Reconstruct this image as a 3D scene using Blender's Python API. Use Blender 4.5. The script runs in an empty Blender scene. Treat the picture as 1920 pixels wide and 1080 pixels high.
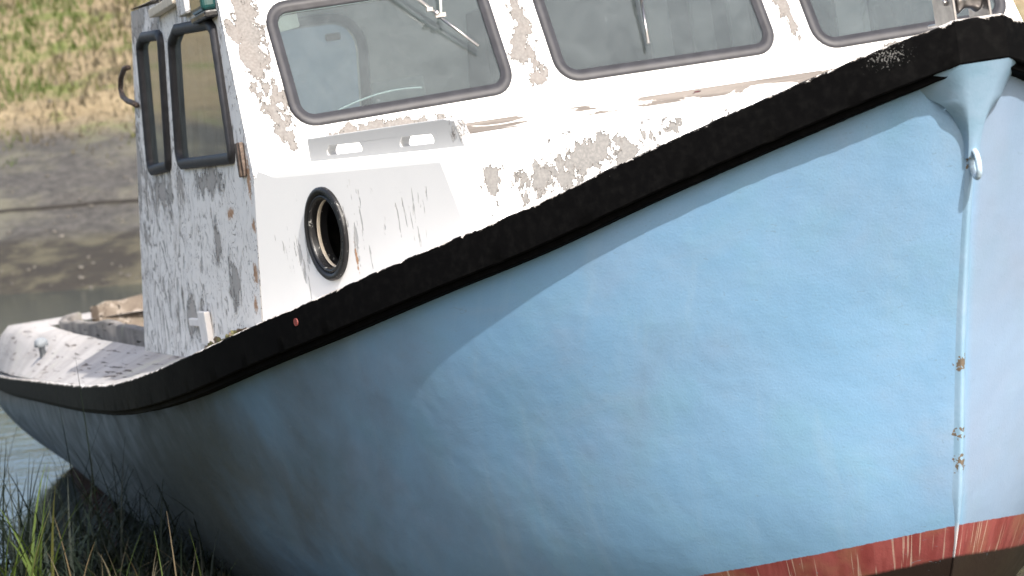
import bpy, bmesh, math, random
import numpy as np
from mathutils import Vector, Matrix
random.seed(7); rng = np.random.default_rng(7)
scene = bpy.context.scene
COL = scene.collection

# ------------------------------------------------------------------ camera, sky, sun, exposure
cam_d = bpy.data.cameras.new('camera'); cam = bpy.data.objects.new('camera', cam_d); COL.objects.link(cam)
cam_d.sensor_width = 36; cam_d.lens = 101.25; cam_d.clip_start = 0.1; cam_d.clip_end = 2000
PITCH, ROLL = math.radians(6.54972), math.radians(5.0)
cam.matrix_world = Matrix.Translation((0, 0, 2.6)) @ (Matrix.Rotation(math.pi/2 - PITCH, 4, 'X') @ Matrix.Rotation(-ROLL, 4, 'Z'))
cam_d.dof.use_dof = True; cam_d.dof.focus_distance = 8.3; cam_d.dof.aperture_fstop = 5.6; cam_d.dof.aperture_blades = 7
scene.camera = cam

SUN_AZ, SUN_EL = math.radians(22), math.radians(43)     # azimuth from -Y towards +X
sdir = Vector((math.sin(SUN_AZ)*math.cos(SUN_EL), -math.cos(SUN_AZ)*math.cos(SUN_EL), math.sin(SUN_EL)))
w = bpy.data.worlds.new('World'); scene.world = w; w.use_nodes = True
nt = w.node_tree
sky = nt.nodes.new('ShaderNodeTexSky'); sky.sky_type = 'NISHITA'; sky.sun_disc = False
sky.sun_elevation = SUN_EL; sky.sun_rotation = math.pi - SUN_AZ
sky.dust_density = 5.0; sky.air_density = 1.0; sky.ozone_density = .6
nt.links.new(sky.outputs[0], nt.nodes['Background'].inputs[0])
nt.nodes['Background'].inputs[1].default_value = 0.15
sun_d = bpy.data.lights.new('sun', 'SUN'); sun_d.energy = 3.5; sun_d.angle = math.radians(0.5); sun_d.color = (1, .96, .9)
sun = bpy.data.objects.new('sun', sun_d); COL.objects.link(sun); sun.location = (0, 0, 30)
sun.rotation_euler = sdir.to_track_quat('Z', 'Y').to_euler()
vs = scene.view_settings; vs.view_transform = 'Standard'; vs.look = 'None'; vs.exposure = 1.08; vs.gamma = 1; vs.use_curve_mapping = False

# ------------------------------------------------------------------ object helpers
BASE = Vector((-5.0, 0.0, -2.2))                        # the boat's keel amidships, in boat axes (x forward, y port, z up)
RB = Matrix(((0.26622, 0.9617, -0.0653), (-0.95996, 0.27065, 0.07225), (0.08716, 0.04345, 0.99525)))
ORG = Vector((1.18734, 7.01786, 2.35506))
boat = bpy.data.objects.new('fishing_boat', None); COL.objects.link(boat)
boat.matrix_world = Matrix.Translation(ORG + RB @ BASE) @ RB.to_4x4()
boat['label'] = 'old blue fishing boat with peeling white wheelhouse aground on the grassy shore'
boat['category'] = 'boat'

def link(name, me, mats, parent=None, smooth=False):
    o = bpy.data.objects.new(name, me); COL.objects.link(o)
    for m in (mats if isinstance(mats, (list, tuple)) else [mats]): me.materials.append(m)
    if smooth:
        me.polygons.foreach_set('use_smooth', [True]*len(me.polygons))
    if parent is not None: o.parent = parent
    return o
def bobj(name, bm, mats, parent=None, smooth=False, bevel=0, auto=None, segs=2):
    """bmesh in boat axes -> part of the boat"""
    for v in bm.verts: v.co = v.co - BASE
    me = bpy.data.meshes.new(name); bm.to_mesh(me); bm.free()
    o = link(name, me, mats, parent or boat, smooth)
    if bevel:
        b = o.modifiers.new('bevel', 'BEVEL'); b.width = bevel; b.segments = segs; b.limit_method = 'ANGLE'; b.angle_limit = math.radians(25)
    return o
def wobj(name, bm, mats, smooth=False, parent=None):
    me = bpy.data.meshes.new(name); bm.to_mesh(me); bm.free()
    return link(name, me, mats, parent, smooth)
def tag(o, label=None, cat=None, group=None, kind=None):
    if label: o['label'] = label
    if cat: o['category'] = cat
    if group: o['group'] = group
    if kind: o['kind'] = kind
    return o
def grid(bm, P, closed_u=False, closed_v=False, uv=None, mat=0, flip=False):
    n, m = len(P), len(P[0])
    V = [[bm.verts.new(P[i][j]) for j in range(m)] for i in range(n)]
    lay = bm.loops.layers.uv.verify() if uv is not None else None
    for i in range(n if closed_u else n-1):
        for j in range(m if closed_v else m-1):
            q = [(i, j), (i, j+1), ((i+1) % n, (j+1) % m), ((i+1) % n, j)]
            q = [(a, b % m) for a, b in q]
            if flip: q = q[::-1]
            try: f = bm.faces.new([V[a][b] for a, b in q])
            except ValueError: continue
            f.material_index = mat; f.smooth = True
            if lay:
                for lp, (a, b) in zip(f.loops, q): lp[lay].uv = uv[a][b]
    return V
def box(bm, c, s, rot=None, mat=0):
    M = Matrix.Translation(c) @ (rot.to_4x4() if rot is not None else Matrix.Identity(4)) @ Matrix.Diagonal((s[0], s[1], s[2], 1))
    r = bmesh.ops.create_cube(bm, size=1, matrix=M)
    for v in r['verts']:
        for f in v.link_faces: f.material_index = mat
def tube(bm, pts, r, n=8, mat=0, caps=True):
    pts = [Vector(p) for p in pts]; k = len(pts)
    rs = r if isinstance(r, (list, tuple)) else [r]*k
    T = [(pts[min(i+1, k-1)] - pts[max(i-1, 0)]).normalized() for i in range(k)]
    a = Vector((0, 0, 1)) if abs(T[0].z) < .9 else Vector((1, 0, 0))
    rings = []
    for i in range(k):
        s = T[i].cross(a).normalized(); a = s.cross(T[i]).normalized()
        rings.append([bm.verts.new(pts[i] + rs[i]*(math.cos(2*math.pi*j/n)*s + math.sin(2*math.pi*j/n)*a)) for j in range(n)])
    for i in range(k-1):
        for j in range(n):
            f = bm.faces.new((rings[i][j], rings[i][(j+1) % n], rings[i+1][(j+1) % n], rings[i+1][j])); f.smooth = True; f.material_index = mat
    if caps:
        for rr in (rings[0][::-1], rings[-1]):
            f = bm.faces.new(rr); f.material_index = mat
def cubic(xs, ys):
    xs = np.array(xs, float); ys = np.array(ys, float); m = np.gradient(ys, xs)
    def f(x):
        x = np.clip(x, xs[0], xs[-1]); i = np.clip(np.searchsorted(xs, x) - 1, 0, len(xs)-2)
        h = xs[i+1]-xs[i]; t = (x-xs[i])/h
        return (2*t**3-3*t**2+1)*ys[i]+(t**3-2*t*t+t)*h*m[i]+(-2*t**3+3*t*t)*ys[i+1]+(t**3-t*t)*h*m[i+1]
    return f
def rpoly(pts, r, d=0.0, n=7):
    """polygon (counter-clockwise) with edges moved inwards by d and corners rounded"""
    pts = [Vector(p) for p in pts]; k = len(pts); off = []
    rr = r if isinstance(r, (list, tuple)) else [r]*k
    for i in range(k):
        p, q, s = pts[i-1], pts[i], pts[(i+1) % k]
        e1 = (q-p).normalized(); e2 = (s-q).normalized()
        n1 = Vector((-e1.y, e1.x)); n2 = Vector((-e2.y, e2.x))
        b = (n1+n2); b /= max(1e-6, b.dot(n1)); off.append(q + b*d)
    out = []
    for i in range(k):
        p, q, s = off[i-1], off[i], off[(i+1) % k]
        e1 = (p-q).normalized(); e2 = (s-q).normalized()
        ang = e1.angle(e2); rad = max(rr[i]-d, .004)
        t = rad/math.tan(ang/2); c = q + (e1+e2).normalized()*(rad/math.sin(ang/2))
        a = q+e1*t - c; b = q+e2*t - c
        a0 = math.atan2(a.y, a.x); a1 = math.atan2(b.y, b.x); da = (a1-a0+math.pi) % (2*math.pi) - math.pi
        for j in range(n): out.append(Vector((c.x+rad*math.cos(a0+da*j/(n-1)), c.y+rad*math.sin(a0+da*j/(n-1)))))
    return out
def wall(bm, outer, holes, to3, nrm, th, mo=0, mi=1):
    """flat wall with holes: outer face, inner face at th behind it, reveals"""
    nrm = Vector(nrm).normalized(); loops = [outer]+holes; es = []; LV = []
    for lp in loops:
        vv = [bm.verts.new(to3(p)) for p in lp]; LV.append(vv)
        for i in range(len(vv)): es.append(bm.edges.new((vv[i], vv[(i+1) % len(vv)])))
    r = bmesh.ops.triangle_fill(bm, use_beauty=True, use_dissolve=False, edges=es, normal=nrm)
    fs = [g for g in r['geom'] if isinstance(g, bmesh.types.BMFace)]
    mp = {}
    for f in fs:
        if f.normal.dot(nrm) < 0: f.normal_flip()
        f.material_index = mo
    for vv in LV:
        for v in vv: mp[v] = bm.verts.new(v.co - nrm*th)
    for f in fs:
        g = bm.faces.new([mp[v] for v in f.verts][::-1]); g.material_index = mi
    for li, vv in enumerate(LV):
        for i in range(len(vv)):
            a, b = vv[i], vv[(i+1) % len(vv)]
            q = (b, a, mp[a], mp[b]) if li == 0 else (a, b, mp[b], mp[a])
            g = bm.faces.new(q); g.material_index = mo
def gasket(bm, pts, r, to3, nrm, prof):
    """rubber frame: profile (inward offset, height) swept round a rounded polygon"""
    nrm = Vector(nrm).normalized()
    P = [[to3(p) + nrm*h for p in rpoly(pts, r, d)] for d, h in prof]
    grid(bm, P, closed_u=False, closed_v=True)

# ------------------------------------------------------------------ node helpers
class NT:
    def __init__(s, name):
        s.m = bpy.data.materials.new(name); s.m.use_nodes = True; s.t = s.m.node_tree
        s.b = s.t.nodes['Principled BSDF']; s.out = s.t.nodes['Material Output']
        tc = s.t.nodes.new('ShaderNodeTexCoord'); s.obj = tc.outputs['Object']; s.uv = tc.outputs['UV']
    def n(s, ty, **kw):
        nd = s.t.nodes.new(ty)
        for k, v in kw.items(): setattr(nd, k, v)
        return nd
    def put(s, sock, v):
        if isinstance(v, bpy.types.NodeSocket): s.t.links.new(v, sock)
        else:
            try: sock.default_value = v
            except Exception: sock.default_value = (*v, 1)
    def math(s, op, a, b=0.0, c=0.0, clamp=False):
        nd = s.n('ShaderNodeMath', operation=op, use_clamp=clamp)
        s.put(nd.inputs[0], a); s.put(nd.inputs[1], b); s.put(nd.inputs[2], c); return nd.outputs[0]
    def vm(s, op, a, b=(0, 0, 0)):
        nd = s.n('ShaderNodeVectorMath', operation=op); s.put(nd.inputs[0], a); s.put(nd.inputs[1], b)
        return nd.outputs['Value'] if op in ('LENGTH', 'DOT_PRODUCT', 'DISTANCE') else nd.outputs[0]
    def pos(s): return s.vm('ADD', s.obj, tuple(BASE))
    def noise(s, vec, scale, detail=4, rough=.55, dist=0.0, stretch=None):
        if stretch: vec = s.vm('MULTIPLY', vec, stretch)
        nd = s.n('ShaderNodeTexNoise'); s.put(nd.inputs['Vector'], vec)
        nd.inputs['Scale'].default_value = scale; nd.inputs['Detail'].default_value = detail
        nd.inputs['Roughness'].default_value = rough; nd.inputs['Distortion'].default_value = dist
        return nd.outputs['Fac']
    def step(s, v, a, b, lo=0.0, hi=1.0):
        nd = s.n('ShaderNodeMapRange'); nd.interpolation_type = 'SMOOTHSTEP'
        s.put(nd.inputs[0], v); s.put(nd.inputs[1], a); s.put(nd.inputs[2], b); s.put(nd.inputs[3], lo); s.put(nd.inputs[4], hi)
        return nd.outputs[0]
    def mix(s, f, a, b, mode='MIX'):
        nd = s.n('ShaderNodeMix', data_type='RGBA', blend_type=mode)
        s.put(nd.inputs[0], f); s.put(nd.inputs[6], a); s.put(nd.inputs[7], b); return nd.outputs[2]
    def sep(s, v):
        nd = s.n('ShaderNodeSeparateXYZ'); s.put(nd.inputs[0], v); return nd.outputs
    def blob(s, p, c, r):
        return s.math('SUBTRACT', 1.0, s.vm('LENGTH', s.vm('DIVIDE', s.vm('SUBTRACT', p, c), r)))
    def blobs(s, p, L):
        o = None
        for c, r in L:
            b = s.blob(p, c, r); o = b if o is None else s.math('MAXIMUM', o, b)
        return o
    def bump(s, h, strength=.5, dist=.01, prev=None):
        nd = s.n('ShaderNodeBump'); s.put(nd.inputs['Height'], h); nd.inputs['Strength'].default_value = strength
        nd.inputs['Distance'].default_value = dist
        if prev is not None: s.put(nd.inputs['Normal'], prev)
        return nd.outputs[0]
    def done(s, col=None, rough=None, nor=None, metal=None, spec=None):
        if col is not None: s.put(s.b.inputs['Base Color'], col)
        if rough is not None: s.put(s.b.inputs['Roughness'], rough)
        if nor is not None: s.put(s.b.inputs['Normal'], nor)
        if metal is not None: s.put(s.b.inputs['Metallic'], metal)
        if spec is not None: s.put(s.b.inputs['Specular IOR Level'], spec)
        return s.m
def plain(name, col, rough=.6, metal=0, var=.25, scale=30, bump=.2, spec=.4):
    t = NT(name); f = t.noise(t.obj, scale, 5)
    c = t.mix(t.step(f, .3, .7), tuple(x*(1-var) for x in col), tuple(min(1, x*(1+var)) for x in col))
    return t.done(c, rough, t.bump(f, bump, .004), metal, spec)

# ------------------------------------------------------------------ materials
WHITE = (.78, .78, .77); PRIMER = (.33, .32, .30); TAUPE = (.40, .34, .30)
def paint_white(name, blobs=[], amount=.5, scale=9, stretch=(1, 1, 1), k=.5, rust=[], base=WHITE, grain=False, primer=PRIMER, soft=.02, streaks=None, taupe=TAUPE, fine_n=.12):
    t = NT(name); p = t.pos()
    n1 = t.noise(p, scale, 6, .62, .6, stretch); n2 = t.noise(p, scale*4, 4, .6, .3, stretch)
    n3 = t.noise(p, scale*11, 3, .6, .2, stretch)
    v = t.math('ADD', t.math('MULTIPLY', n1, .74-fine_n), t.math('ADD', t.math('MULTIPLY', n2, .26), t.math('MULTIPLY', n3, fine_n)))
    if blobs:
        b = t.blobs(p, blobs); v = t.math('ADD', v, t.math('MULTIPLY', t.math('MAXIMUM', b, -1.0), k))
    m = t.step(v, amount, amount+soft)
    if grain:       # flakes that follow the veneer's figure
        q = t.vm('ADD', t.vm('MULTIPLY', p, (1.0, 1, .55)), t.vm('MULTIPLY', t.n('ShaderNodeTexNoise').outputs['Color'], (0, 0, 0)))
        g = t.noise(q, 5.0, 2, .5, .4); g2 = t.noise(q, 23, 4, .6, .5)
        fr = t.math('FRACT', t.math('ADD', t.math('MULTIPLY', g, 11.0), t.math('MULTIPLY', g2, 1.3)))
        reg = t.noise(p, 3.1, 3, .5)
        x = t.sep(p)
        low = t.math('ADD', t.math('MULTIPLY', t.math('ADD', x[0], 3.6), -.16), t.math('MULTIPLY', reg, 1.15))
        gm = t.math('MULTIPLY', t.step(fr, .70, .76), t.step(low, .58, .70))
        gm = t.math('MULTIPLY', gm, t.step(fr, .995, .96))
        m = t.math('MAXIMUM', m, gm)
        w3 = t.noise(p, 8, 3, .5, 1.2, (1, 1, .7)); lines_ = t.step(t.math('ABSOLUTE', t.math('SUBTRACT', t.math('FRACT', t.math('MULTIPLY', w3, 9.0)), .5)), .05, .09, 1, 0)
        lines_ = t.math('MULTIPLY', lines_, t.step(t.noise(p, 5.5, 4, .6), .36, .50))
        m = t.math('MAXIMUM', m, t.math('MULTIPLY', lines_, t.step(t.noise(p, 24, 2, .5), .40, .52)))
    if streaks:     # thin upright splits in the paint
        sv = t.math('ADD', t.noise(p, 46, 4, .62, .3, (1, 1, .16)), t.math('MULTIPLY', t.math('MAXIMUM', t.blobs(p, streaks), -1.0), .13))
        m = t.math('MAXIMUM', m, t.math('MULTIPLY', t.step(sv, .645, .665), .45))
    fine = t.noise(p, 120, 3, .6)
    pri = t.mix(t.step(t.noise(p, 14, 4, .6, 0, (1, 1, .35)), .35, .7), primer, taupe)
    pri = t.mix(t.step(fine, .3, .8, 0, .5), pri, (.22, .21, .2))
    dirt = t.noise(p, 2.5, 6, .65)
    pc = t.mix(t.step(dirt, .45, .8, 0, .2), base, tuple(x*.8 for x in base))
    crack = t.math('SUBTRACT', t.step(v, amount-.045, amount-.012), m, clamp=True)   # lifted lip round each flake
    col = t.mix(m, pc, pri)
    lip = t.math('SUBTRACT', t.step(v, amount-.002, amount+soft*.6), t.step(v, amount+soft, amount+soft*2.2), clamp=True); col = t.mix(t.math('MULTIPLY', lip, .7), col, (.10, .09, .08))  # thin dark line at flake edges: edge shadow painted into the colour
    col = t.mix(t.math('MULTIPLY', crack, .3), col, (.55, .54, .52))
    if rust:
        rb = t.blobs(p, rust); rr = t.step(t.math('ADD', rb, t.math('MULTIPLY', t.math('SUBTRACT', t.noise(p, 60, 4, .7, .4), .5), 2.6)), .25, .6)
        col = t.mix(t.math('MULTIPLY', t.math('MULTIPLY', rr, t.step(rb, 0, .2)), .85), col, (.38, .17, .05))
    h = t.math('ADD', t.math('MULTIPLY', t.math('SUBTRACT', 1.0, m), 1.0), t.math('ADD', t.math('MULTIPLY', crack, .8), t.math('MULTIPLY', fine, .035)))
    return t.done(col, .55, t.bump(h, .9, .010), spec=.3)

M_SIDE = paint_white('peeling paint on side wall', [((-4.5, -1.33, .60), (.9, .3, .14)), ((-4.3, -1.37, -.08), (.5, .3, .12)), ((-3.3, -1.36, -.08), (.4, .3, .07)),
     ((-3.9, -1.39, -.55), (.45, .3, .13)), ((-5.0, -1.36, .2), (.35, .3, .6)), ((-3.0, -1.38, -.42), (.16, .2, .12)), ((-3.25, -1.38, -.30), (.10, .2, .12))], amount=.60, scale=8, stretch=(1, 1, .75), k=.20, grain=True,
     rust=[((-2.95, -1.37, -.2), (.1, .1, .03)), ((-2.56, -1.365, -.10), (.05, .1, .1)), ((-2.55, -1.37, -.25), (.05, .1, .03)), ((-2.6, -1.385, -.4), (.06, .1, .05)), ((-2.65, -1.39, -.5), (.05, .1, .04))], base=(.88, .86, .82), primer=(.42, .41, .39), taupe=(.46, .42, .39), fine_n=.05)
M_FRONT = paint_white('peeling paint on front wall', [((-2.7, -1.26, .35), (.4, .075, .34)), ((-2.6, -1.235, .12), (.4, .05, .22)), ((-2.7, -.37, .3), (.4, .06, .3)), ((-2.6, -.40, .20), (.4, .05, .12)), ((-2.6, .54, .25), (.4, .05, .2)),
     ((-2.5, -.9, -.0), (.3, .35, .03)), ((-2.55, .85, .01), (.3, .06, .04)), ((-2.52, .75, -.02), (.3, .05, .03)), ((-2.55, -.36, .08), (.3, .05, .05))], amount=.60, scale=16, stretch=(1, 1, .35), k=.24, rust=[((-2.5, -.327, .012), (.03, .014, .014))], primer=(.100, .094, .089), taupe=(.115, .103, .095))
M_TRUNK = paint_white('peeling paint on cuddy', [((-1.32, -.91, -.20), (.1, .06, .07)), ((-1.27, -.77, -.22), (.1, .07, .05)), ((-1.24, -.60, -.165), (.1, .05, .04)), ((-1.22, -.44, -.15), (.1, .14, .04)), ((-1.27, -.68, -.20), (.1, .10, .05)), ((-1.2, -.2, -.15), (.1, .12, .05)), ((-1.26, -.66, -.21), (.2, .36, .11)), ((-1.31, -.885, -.185), (.06, .035, .05)), ((-1.22, -.47, -.155), (.06, .06, .045))],
    amount=.60, scale=20, stretch=(1, 1, .45), k=.20, rust=[((-1.94, -1.19, -.385), (.010, .1, .06))], primer=(.096, .096, .094), taupe=(.108, .106, .104), streaks=[((-2.26, -1.30, -.33), (.10, .1, .19)), ((-1.62, -1.10, -.27), (.16, .1, .13)), ((-1.90, -1.19, -.27), (.10, .1, .14))])
M_GRAB = paint_white('worn grey paint', [((-1.45, -.95, -.05), (.08, .2, .05))], .62, 26, (1, 1, .5), k=.12, base=(.37, .375, .375), primer=(.2, .19, .18), taupe=(.25, .22, .2))
M_INNER = plain('inner paint', (.55, .56, .54), .7, var=.08, scale=4, bump=.05)
M_TRIM = None

def hull_mat():
    t = NT('hull paint'); p = t.pos(); uv = t.sep(t.uv); v = uv[1]
    big = t.noise(p, 1.3, 5, .6, .4); mid = t.noise(p, 5, 5, .6); fine = t.noise(p, 160, 3, .6); str_ = t.noise(p, 22, 4, .6, 0, (.25, .25, 1.0))
    c = t.mix(t.step(big, .35, .68), (.165, .315, .485), (.21, .355, .53))
    c = t.mix(t.step(mid, .42, .75, 0, .55), c, (.17, .33, .45))
    c = t.mix(t.step(t.noise(p, 3, 3, .5), .55, .75, 0, .25), c, (.29, .34, .46))
    c = t.mix(t.step(fine, .45, .75, 0, .22), c, (.16, .27, .37)); c = t.mix(t.step(t.noise(p, 0.9, 6, .7, 1.0), .5, .7, 0, .35), c, (.27, .34, .43))
    # faint runs down the side
    run = t.noise(t.uv, 1, 5, .65, .2, (120, 3, 0)); c = t.mix(t.step(run, .52, .75, 0, .3), c, (.27, .39, .50))
    # shade on the after body, painted in as a patchy dark grey
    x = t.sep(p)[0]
    aft_shade = t.step(t.math('ADD', t.math('MULTIPLY', x, -.22), t.math('MULTIPLY', big, .9)), .58, 1.36, 0, .95)
    c = t.mix(aft_shade, c, (.048, .053, .046))
    # specks
    sp = t.step(t.noise(p, 55, 2, .5), .80, .83); c = t.mix(t.math('MULTIPLY', sp, .5), c, (.12, .15, .18))
    teal = t.step(t.math('ADD', t.blob(p, (-1.05, -.72, -.55), (.06, .1, .04)), t.math('MULTIPLY', mid, .5)), .6, .95); c = t.mix(t.math('MULTIPLY', teal, .45), c, (.1, .45, .62))
    # chips at the stem
    ch = t.blobs(p, [((-.40, 0, -.86), (.06, .022, .026)), ((-.48, 0, -1.05), (.06, .022, .022)), ((-.51, 0, -1.13), (.06, .024, .038))])
    chm = t.step(t.math('ADD', ch, t.math('MULTIPLY', t.math('SUBTRACT', t.noise(p, 75, 2, .5), .5), 3.2)), .45, .55); chm = t.math('MULTIPLY', chm, t.step(ch, -.05, .1))
    c = t.mix(chm, c, t.mix(t.noise(p, 90), (.06, .06, .055), (.22, .17, .12)))
    # boot top
    rag = t.math('MULTIPLY', t.math('SUBTRACT', t.noise(p, 60, 4, .65), .5), .005)
    y_ = t.sep(p)[1]; c = t.mix(t.step(y_, .0, .05, 0, .55), c, (.235, .275, .36))  # port half tinted lilac grey: its different light put into the colour
    vv = t.math('ADD', v, rag)
    redm = t.step(vv, .600, .602)
    st = t.noise(t.uv, 1, 3, .6, 0, (420, 9, 0)); st2 = t.noise(t.uv, 1, 2, .5, 0, (1900, 7, 0))
    red = t.mix(t.step(st, .35, .7), (.19, .040, .038), (.26, .068, .064))
    red = t.mix(t.step(t.noise(p, 7, 3), .45, .7, 0, .6), red, (.235, .12, .07))
    red = t.mix(t.step(st2, .60, .68, 0, .7), red, (.42, .31, .25))
    low = t.step(vv, .659, .668)
    red = t.mix(low, red, (.020, .012, .010))
    c = t.mix(redm, c, red)
    h = t.math('ADD', t.math('MULTIPLY', fine, .25), t.math('ADD', t.math('MULTIPLY', str_, .35), t.math('MULTIPLY', mid, .9)))
    scr = t.step(t.noise(p, 26, 2, .5, 2.2, (1, 1, 2.2)), .715, .73, 0, .4); c = t.mix(scr, c, (.16, .24, .30))
    return t.done(c, t.step(mid, .3, .7, .38, .58), t.bump(h, .28, .006, t.bump(t.noise(p, 3.2, 3, .5), .38, .02)), spec=.35)
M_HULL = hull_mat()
def stem_mat():
    t = NT('stem paint'); p = t.pos()
    mid = t.noise(p, 9, 5, .6)
    c = t.mix(t.step(mid, .35, .7), (.21, .345, .47), (.26, .385, .52))
    ch = t.blobs(p, [((-.40, 0, -.86), (.06, .022, .026)), ((-.48, 0, -1.05), (.06, .022, .022)), ((-.51, 0, -1.13), (.06, .024, .038)), ((-.155, 0, -.36), (.04, .02, .04))])
    chm = t.step(t.math('ADD', ch, t.math('MULTIPLY', t.math('SUBTRACT', t.noise(p, 75, 2, .5), .5), 3.2)), .45, .55); chm = t.math('MULTIPLY', chm, t.step(ch, -.05, .1))
    c = t.mix(chm, c, t.mix(t.noise(p, 90), (.06, .06, .055), (.22, .17, .12)))
    z = t.sep(p)[2]
    lowm = t.step(t.math('ADD', z, t.math('MULTIPLY', mid, .05)), -1.30, -1.26, 1, 0); c = t.mix(lowm, c, (.50, .49, .51))
    c = t.mix(t.step(z, -1.395, -1.388, 1, 0), c, (.02, .012, .01))
    return t.done(c, .5, t.bump(t.math('ADD', mid, t.math('MULTIPLY', t.noise(p, 120), .3)), .25, .006), spec=.35)
M_STEM = stem_mat()
def rail_mat():
    t = NT('rub rail paint'); p = t.pos(); v = t.sep(t.uv)[1]
    rag = t.math('ADD', t.math('MULTIPLY', t.math('SUBTRACT', t.noise(p, 26, 6, .75), .5), 1.1), t.math('MULTIPLY', t.math('SUBTRACT', t.noise(p, 8, 3, .6), .5), .8))
    n = t.noise(p, 40, 5, .6)
    blk = t.mix(t.step(n, .4, .8), (.0028, .0028, .003), (.006, .006, .006))
    x = t.sep(p)[0]
    aft_grey = t.step(t.math('ADD', t.math('MULTIPLY', x, -.3), t.math('MULTIPLY', t.noise(p, 3, 5, .6), .7)), .95, 2.1, 0, .8); blk = t.mix(aft_grey, blk, (.05, .05, .042))  # rail black grades to olive grey towards the stern, patchy
    # v: 0..1 top board, 1..2 outer face
    edge = t.step(t.math('ADD', v, t.math('MULTIPLY', rag, .26)), 1.01, 1.03)
    topc = t.mix(t.step(t.noise(p, 18, 5, .65), .4, .62), (.66, .63, .60), (.36, .33, .30))
    fwd = t.math('MULTIPLY', t.step(t.math('ADD', x, t.math('MULTIPLY', t.noise(p, 30, 4, .7), .5)), -.75, -.45), t.step(x, -.22, -.16, 1, .45))
    topc = t.mix(t.math('MULTIPLY', fwd, t.step(t.noise(p, 60, 4, .6), .5, .56, 1, 0)), topc, (.02, .02, .02))
    c = t.mix(edge, topc, blk)
    # scuffed spot near the bow
    sc = t.math('ADD', t.blob(p, (-.13, -.19, -.06), (.10, .12, .05)), t.math('MULTIPLY', t.math('SUBTRACT', t.noise(p, 190, 3, .6), .5), 3.0))
    scm = t.step(sc, .80, .95); scm = t.math('MULTIPLY', scm, t.step(t.blob(p, (-.13, -.19, -.06), (.12, .14, .06)), 0, .1)); c = t.mix(scm, c, (.12, .12, .118))
    sp = t.step(t.noise(p, 110, 2, .5), .82, .84); c = t.mix(t.math('MULTIPLY', sp, .4), c, (.2, .2, .19))
    return t.done(c, t.step(n, .3, .7, .7, .85), t.bump(t.math('ADD', n, t.math('MULTIPLY', t.noise(p, 9), 1.0)), .05, .004), spec=.02)
M_RAIL = rail_mat()
def deck_mat(name, a, b, crack=(.12, .10, .09)):
    t = NT(name); p = t.pos()
    g = t.noise(p, 14, 6, .65, .5, (.12, 1, 1)); g2 = t.noise(p, 60, 4, .6, .2, (.06, 1, 1)); d = t.noise(p, 3, 5, .6)
    c = t.mix(t.step(d, .35, .7), a, b)
    c = t.mix(t.step(g, .52, .66, 0, .45), c, (.42, .38, .34)); cr = t.step(t.math('ADD', t.math('MULTIPLY', g2, .6), t.math('MULTIPLY', g, .4)), .57, .61)
    c = t.mix(cr, c, crack); c = t.mix(t.step(t.noise(p, 5, 3), .58, .75, 0, .25), c, (.50, .53, .36))
    h = t.math('SUBTRACT', t.math('MULTIPLY', g, .6), cr)
    return t.done(c, .75, t.bump(h, .7, .01), spec=.2)
M_DECK = deck_mat('weathered deck paint', (.42, .40, .385), (.31, .295, .285))
M_WOOD = deck_mat('weathered bare wood', (.12, .11, .10), (.24, .22, .20), (.03, .025, .02))
def trim_mat():
    t = NT('flaking timber strip'); p = t.pos()
    g = t.noise(p, 30, 5, .65, .4, (1, .07, 1)); g2 = t.noise(p, 12, 5, .65, .6, (1, .25, 1))
    c = t.mix(t.step(g, .35, .7), (.08, .071, .065), (.15, .135, .123))
    c = t.mix(t.step(g2, .56, .60), c, (.62, .61, .59)); cr = t.step(t.noise(p, 16, 4, .6, .3, (1, .22, 1.2)), .655, .67); c = t.mix(cr, c, (.06, .022, .026))
    return t.done(c, .75, t.bump(t.math('SUBTRACT', t.math('ADD', g, g2), cr), .8, .008), spec=.2)
M_TRIM = trim_mat()
M_RUBBER = plain('grey window rubber', (.023, .023, .027), .55, var=.2, scale=25, bump=.15)
M_RUBBER2 = plain('dark window rubber', (.020, .020, .023), .6, var=.3, scale=25, bump=.15)
def black_mat():
    t = NT('scuffed black gloss paint'); p = t.pos(); n = t.noise(p, 45, 6, .7, .5); f = t.noise(p, 14, 4, .6)
    c = t.mix(t.step(n, .62, .66), (.010, .010, .011), (.22, .22, .21)); return t.done(c, t.step(f, .3, .7, .25, .5), t.bump(n, .35, .004), spec=.4)
M_BLACK = black_mat()
M_CREAM = plain('cream rim', (.62, .56, .46), .5, var=.1)
M_STEEL = plain('dull stainless steel', (.36, .345, .335), .35, 1.0, var=.15, scale=40, bump=.1)
M_DARKMETAL = plain('corroded dark metal', (.10, .075, .06), .6, .4, var=.5, scale=60, bump=.5)
M_GREENLENS = plain('dark green lens', (.010, .045, .045), .12, 0, var=.2, bump=.05, spec=.6)
M_WIRE = plain('pale plastic cable', (.60, .60, .55), .5, var=.1)
M_BLUEEYE = plain('blue painted eye', (.36, .47, .56), .5, var=.25, scale=90, bump=.3)
M_PLUG = plain('faded red plug', (.16, .035, .03), .5, var=.3, scale=80)
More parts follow.
